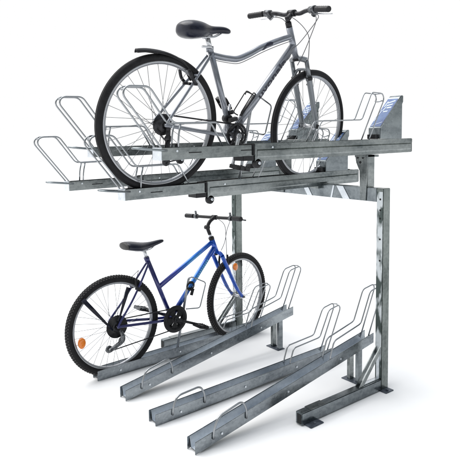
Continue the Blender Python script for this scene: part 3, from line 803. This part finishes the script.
# chain guard disc with three windows
b = MB(); c = BB+Vector((0, -.055, 0)); n = 60
def ringpt(r_, a, yy): return (c.x+r_*math.cos(a), yy, c.z+r_*math.sin(a))
b.revolve([(.062, -.002), (.095, -.002), (.095, .002), (.062, .002)], 60, c)
b.revolve([(.0, -.004), (.028, -.004), (.028, .003), (.0, .003)], 40, c)
for k in range(5):
    a0 = 2*PI*k/5+.35; a1 = a0+.88
    P = []
    for yy in (-.0015, .0015):
        P += [ringpt(.026, a0+(a1-a0)*q/6, c.y+yy) for q in range(7)]+[ringpt(.064, a0+(a1-a0)*q/6, c.y+yy) for q in range(6, -1, -1)]
    b.add(P, [tuple(range(14)), tuple(range(27, 13, -1))]+[(q, q+14, (q+1) % 14+14, (q+1) % 14) for q in range(14)])
b.build('chain_guard', M['black'], LB)
b = MB(); chainring(b, c+Vector((0, .012, 0)), .076, .05, .0015); b.build('chainset', M['blacksteel'], LB)
cd = Vector((.93, 0, -.37)).normalized()
b = MB(); pe = BB+Vector((0, -.082, 0))+cd*.168
b.tube([BB+Vector((0, -.066, 0)), BB+Vector((0, -.074, 0))+cd*.05, pe], [.014, .010, .009], 10); b.tube([BB+Vector((0, -.05, 0)), BB+Vector((0, -.080, 0))], .017, 14)
ca = b.build('crank', M['blacksteel'], LB); pedal(ca, pe+Vector((0, -.055, 0)), .3)
b = MB(); pf = BB+Vector((0, .082, 0))-cd*.168
b.tube([BB+Vector((0, .06, 0)), BB+Vector((0, .074, 0))-cd*.05, pf], [.014, .010, .009], 10)
ca = b.build('crank', M['blacksteel'], LB); pedal(ca, pf+Vector((0, .055, 0)), .3, 'greysteel')
rear_mech(LB, hubR+Vector((0, -.030, 0)), .052, 6)
b = MB(); b.revolve([(.0, -.0016), (.075, -.0016), (.070, .001), (.0, .001)], 40, Vector((0, -.045, 0))); b.build('spoke_guard', M['black'], wr)
b = MB(); y = -.066
b.tube(smooth_path([(.01, y, .31), (.022, y-.012, .275), (.02, y-.014, .245), (-.005, y-.012, .225), (-.045, y-.010, .205), (-.072, y-.006, .192)]), [.014]*6+[.019]*12+[.017]*12+[.012], 10, flat=(1, .8))
b.revolve([(.003, -.004), (.022, -.004), (.022, .004), (.003, .004)], 16, (.03, y+.015, .235)); b.revolve([(.003, -.004), (.024, -.004), (.024, .004), (.003, .004)], 16, (-.062, y+.015, .195))
b.build('rear_derailleur', M['greysteel'], LB)
b = MB(); b.tube([(-.055, -.050, .180), (BB.x-.02, -.046, BB.z-.075)], .0034, 5, flat=(.6, 1.3)); b.tube([(0, -.045, .322+.05), (BB.x, -.046, BB.z+.074)], .0034, 5, flat=(.6, 1.3))
b.build('chain', M['blacksteel'], LB)
# dark mudguard stays across the rear wheel
for (x0, z0, x1, z1) in ((-.222, .545, -.035, .315), (.092, .570, .005, .365)):
    b = MB(); a_ = Vector((x0, -.040, z0)); c_ = Vector((x1, -.058, z1))
    b.tube([a_, a_+(c_-a_)*.35, a_+(c_-a_)*.75, c_], [.015, .013, .008, .006], 10, flat=(.3, 1)); b.build('wheel_stay', M['saddle'], LB)
b = MB()
for s in (-1, 1): b.tube(smooth_path([(.165, s*.046, .535), (.145, s*.048, .570), (.145, s*.040, .610)]), .0065, 8); b.box(.150, .200, s*.026-.005, s*.026+.005, .540, .553)
b.tube([(.15, -.04, .605), (.19, 0, .66), (.15, .04, .605)], .002, 6)
b.tube([(.165, -.055, .545), (.165, -.035, .545)], .014, 10)
b.build('rear_brake', M['black'], LB)
# fork
b = MB()
for s in (-1, 1):
    t0 = headB+Vector((.006, s*.050, -.020)); e_ = hubF+Vector((0, s*.054, 0))
    b.tube(smooth_path([t0, t0+(e_-t0)*.35+Vector((-.006, 0, -.008)), t0+(e_-t0)*.75+Vector((-.010, 0, -.012)), e_]), [.0155]*7+[.014]*6+[.0115]*6, 12)
b.tube(smooth_path([headB+Vector((.006, -.050, -.020)), headB+Vector((.003, -.03, -.002)), headB+Vector((.0, 0, .0)), headB+Vector((.003, .03, -.002)), headB+Vector((.006, .050, -.020))]), .0155, 12)
fk = b.build('fork', M[B], LB, mx=steer)
for s in (-1, 1):
    b = MB(); b.tube(smooth_path([headB+Vector((.058, s*.040, -.105)), headB+Vector((.062, s*.046, -.085)), headB+Vector((.068, s*.040, -.02))]), .008, 8); b.build('front_brake', M['black'], LB, mx=steer)
    b = MB(); b.tube([hubF+Vector((0, s*.06, 0)), hubF+Vector((0, s*.072, 0))], .010, 6); b.build('axle_nut', M['greysteel'], fk, mx=steer)
b = MB(); b.tube([headB+hx*-.002, headB+hx*.01], .022, 14); b.build('headset', M['black'], LB, mx=steer)
b = MB(); b.tube([headT+hx*.004, headT-hx*.014], .021, 14); b.build('headset', M['black'], LB, mx=steer)
b = MB(); cx, cz = .968, .572; rings = []
for yy, k_ in ((-.075, .8), (-.072, 1), (-.062, 1), (-.058, .8)): rings.append([(cx+.022*k_*math.cos(q*PI/8), yy, cz+.028*k_*math.sin(q*PI/8)) for q in range(16)])
b.loft(rings); b.build('reflector', M['orange'], LB, mx=steer)
st1 = headT-hx*.05; clamp = Vector((.838, 0, .955))
b = MB(); b.tube([headT-hx*.012, st1], .0125, 12); b.build('stem_collar', M['alloy'], LB, mx=steer)
b = MB(); b.tube(smooth_path([st1+hx*.01, st1-hx*.03, (.768, 0, .897), (.792, 0, .930), clamp]), .0135, 12); b.tube([(.760, -.016, .890), (.760, .016, .890)], .016, 12); b.tube([clamp+Vector((0, -.022, 0)), clamp+Vector((0, .022, 0))], .018, 12)
b.build('stem', M['black'], LB, mx=steer)
bar = [clamp+Vector((-.025, -.30, .004)), clamp+Vector((-.015, -.18, .002)), clamp+Vector((-.004, -.05, 0)), clamp, clamp+Vector((-.004, .05, 0)), clamp+Vector((-.015, .18, .002)), clamp+Vector((-.025, .295, .004))]
b = MB(); b.tube(smooth_path(bar), .0120, 12); hb = b.build('handlebar', M['black'], LB, mx=steer)
for s, ix in ((-1, 0), (1, 6)):
    j = 1 if ix == 0 else 5
    e0, e1 = bar[ix], bar[ix]+(bar[j]-bar[ix])*.72
    pp = [e0+(e1-e0)*q/10 for q in range(11)]
    b = MB(); b.tube(pp, [.0165+(.001 if q % 2 else 0) for q in range(11)], 12); b.build('grip', M['black'], hb, mx=steer)
    p = bar[ix]+(bar[j]-bar[ix])*.95
    b = MB(); b.tube([p+Vector((0, .012, 0)), p+Vector((0, -.012, 0))], .019, 10); b.tube([p+Vector((0, 0, .01)), p+Vector((-.006, 0, .042))], .008, 8); b.build('shifter', M['greysteel'], hb, mx=steer)
    b = MB(); b.tube(smooth_path([p+Vector((.015, -s*.02, -.004)), p+Vector((.045, 0, -.008)), p+Vector((.052, s*.05, -.012)), p+Vector((.050, s*.10, -.014))]), .006, 8); b.build('brake_lever', M['greysteel'], hb, mx=steer)
cl = clamp
cable(LB, [cl+Vector((0, -.16, 0)), cl+Vector((.05, -.11, -.03)), cl+Vector((.075, -.05, -.10)), cl+Vector((.060, -.035, -.19)), cl+Vector((.035, -.02, -.25))], steer)
cable(LB, [cl+Vector((0, .16, 0)), cl+Vector((.055, .08, -.005)), cl+Vector((.085, -.01, -.06)), cl+Vector((.080, -.03, -.17)), cl+Vector((.090, -.02, -.31))], steer)
# coiled lock hanging on the down tube
b = MB(); o = BB+(Vector((.826, 0, .738))-BB)*.42+Vector((-.03, -.03, .015)); P = []
for k in range(70):
    a = k*.32; P.append(o+Vector((.030*math.cos(a)+.0004*k, -.02+k*.0005, .026*math.sin(a)+.006*math.sin(a*.5))))
b.tube(P, .0042, 6); b.tube([o+Vector((.03, -.01, -.02)), o+Vector((.012, -.012, -.065))], .011, 8)
tag(b.build('cable_lock', M['black'], LB))
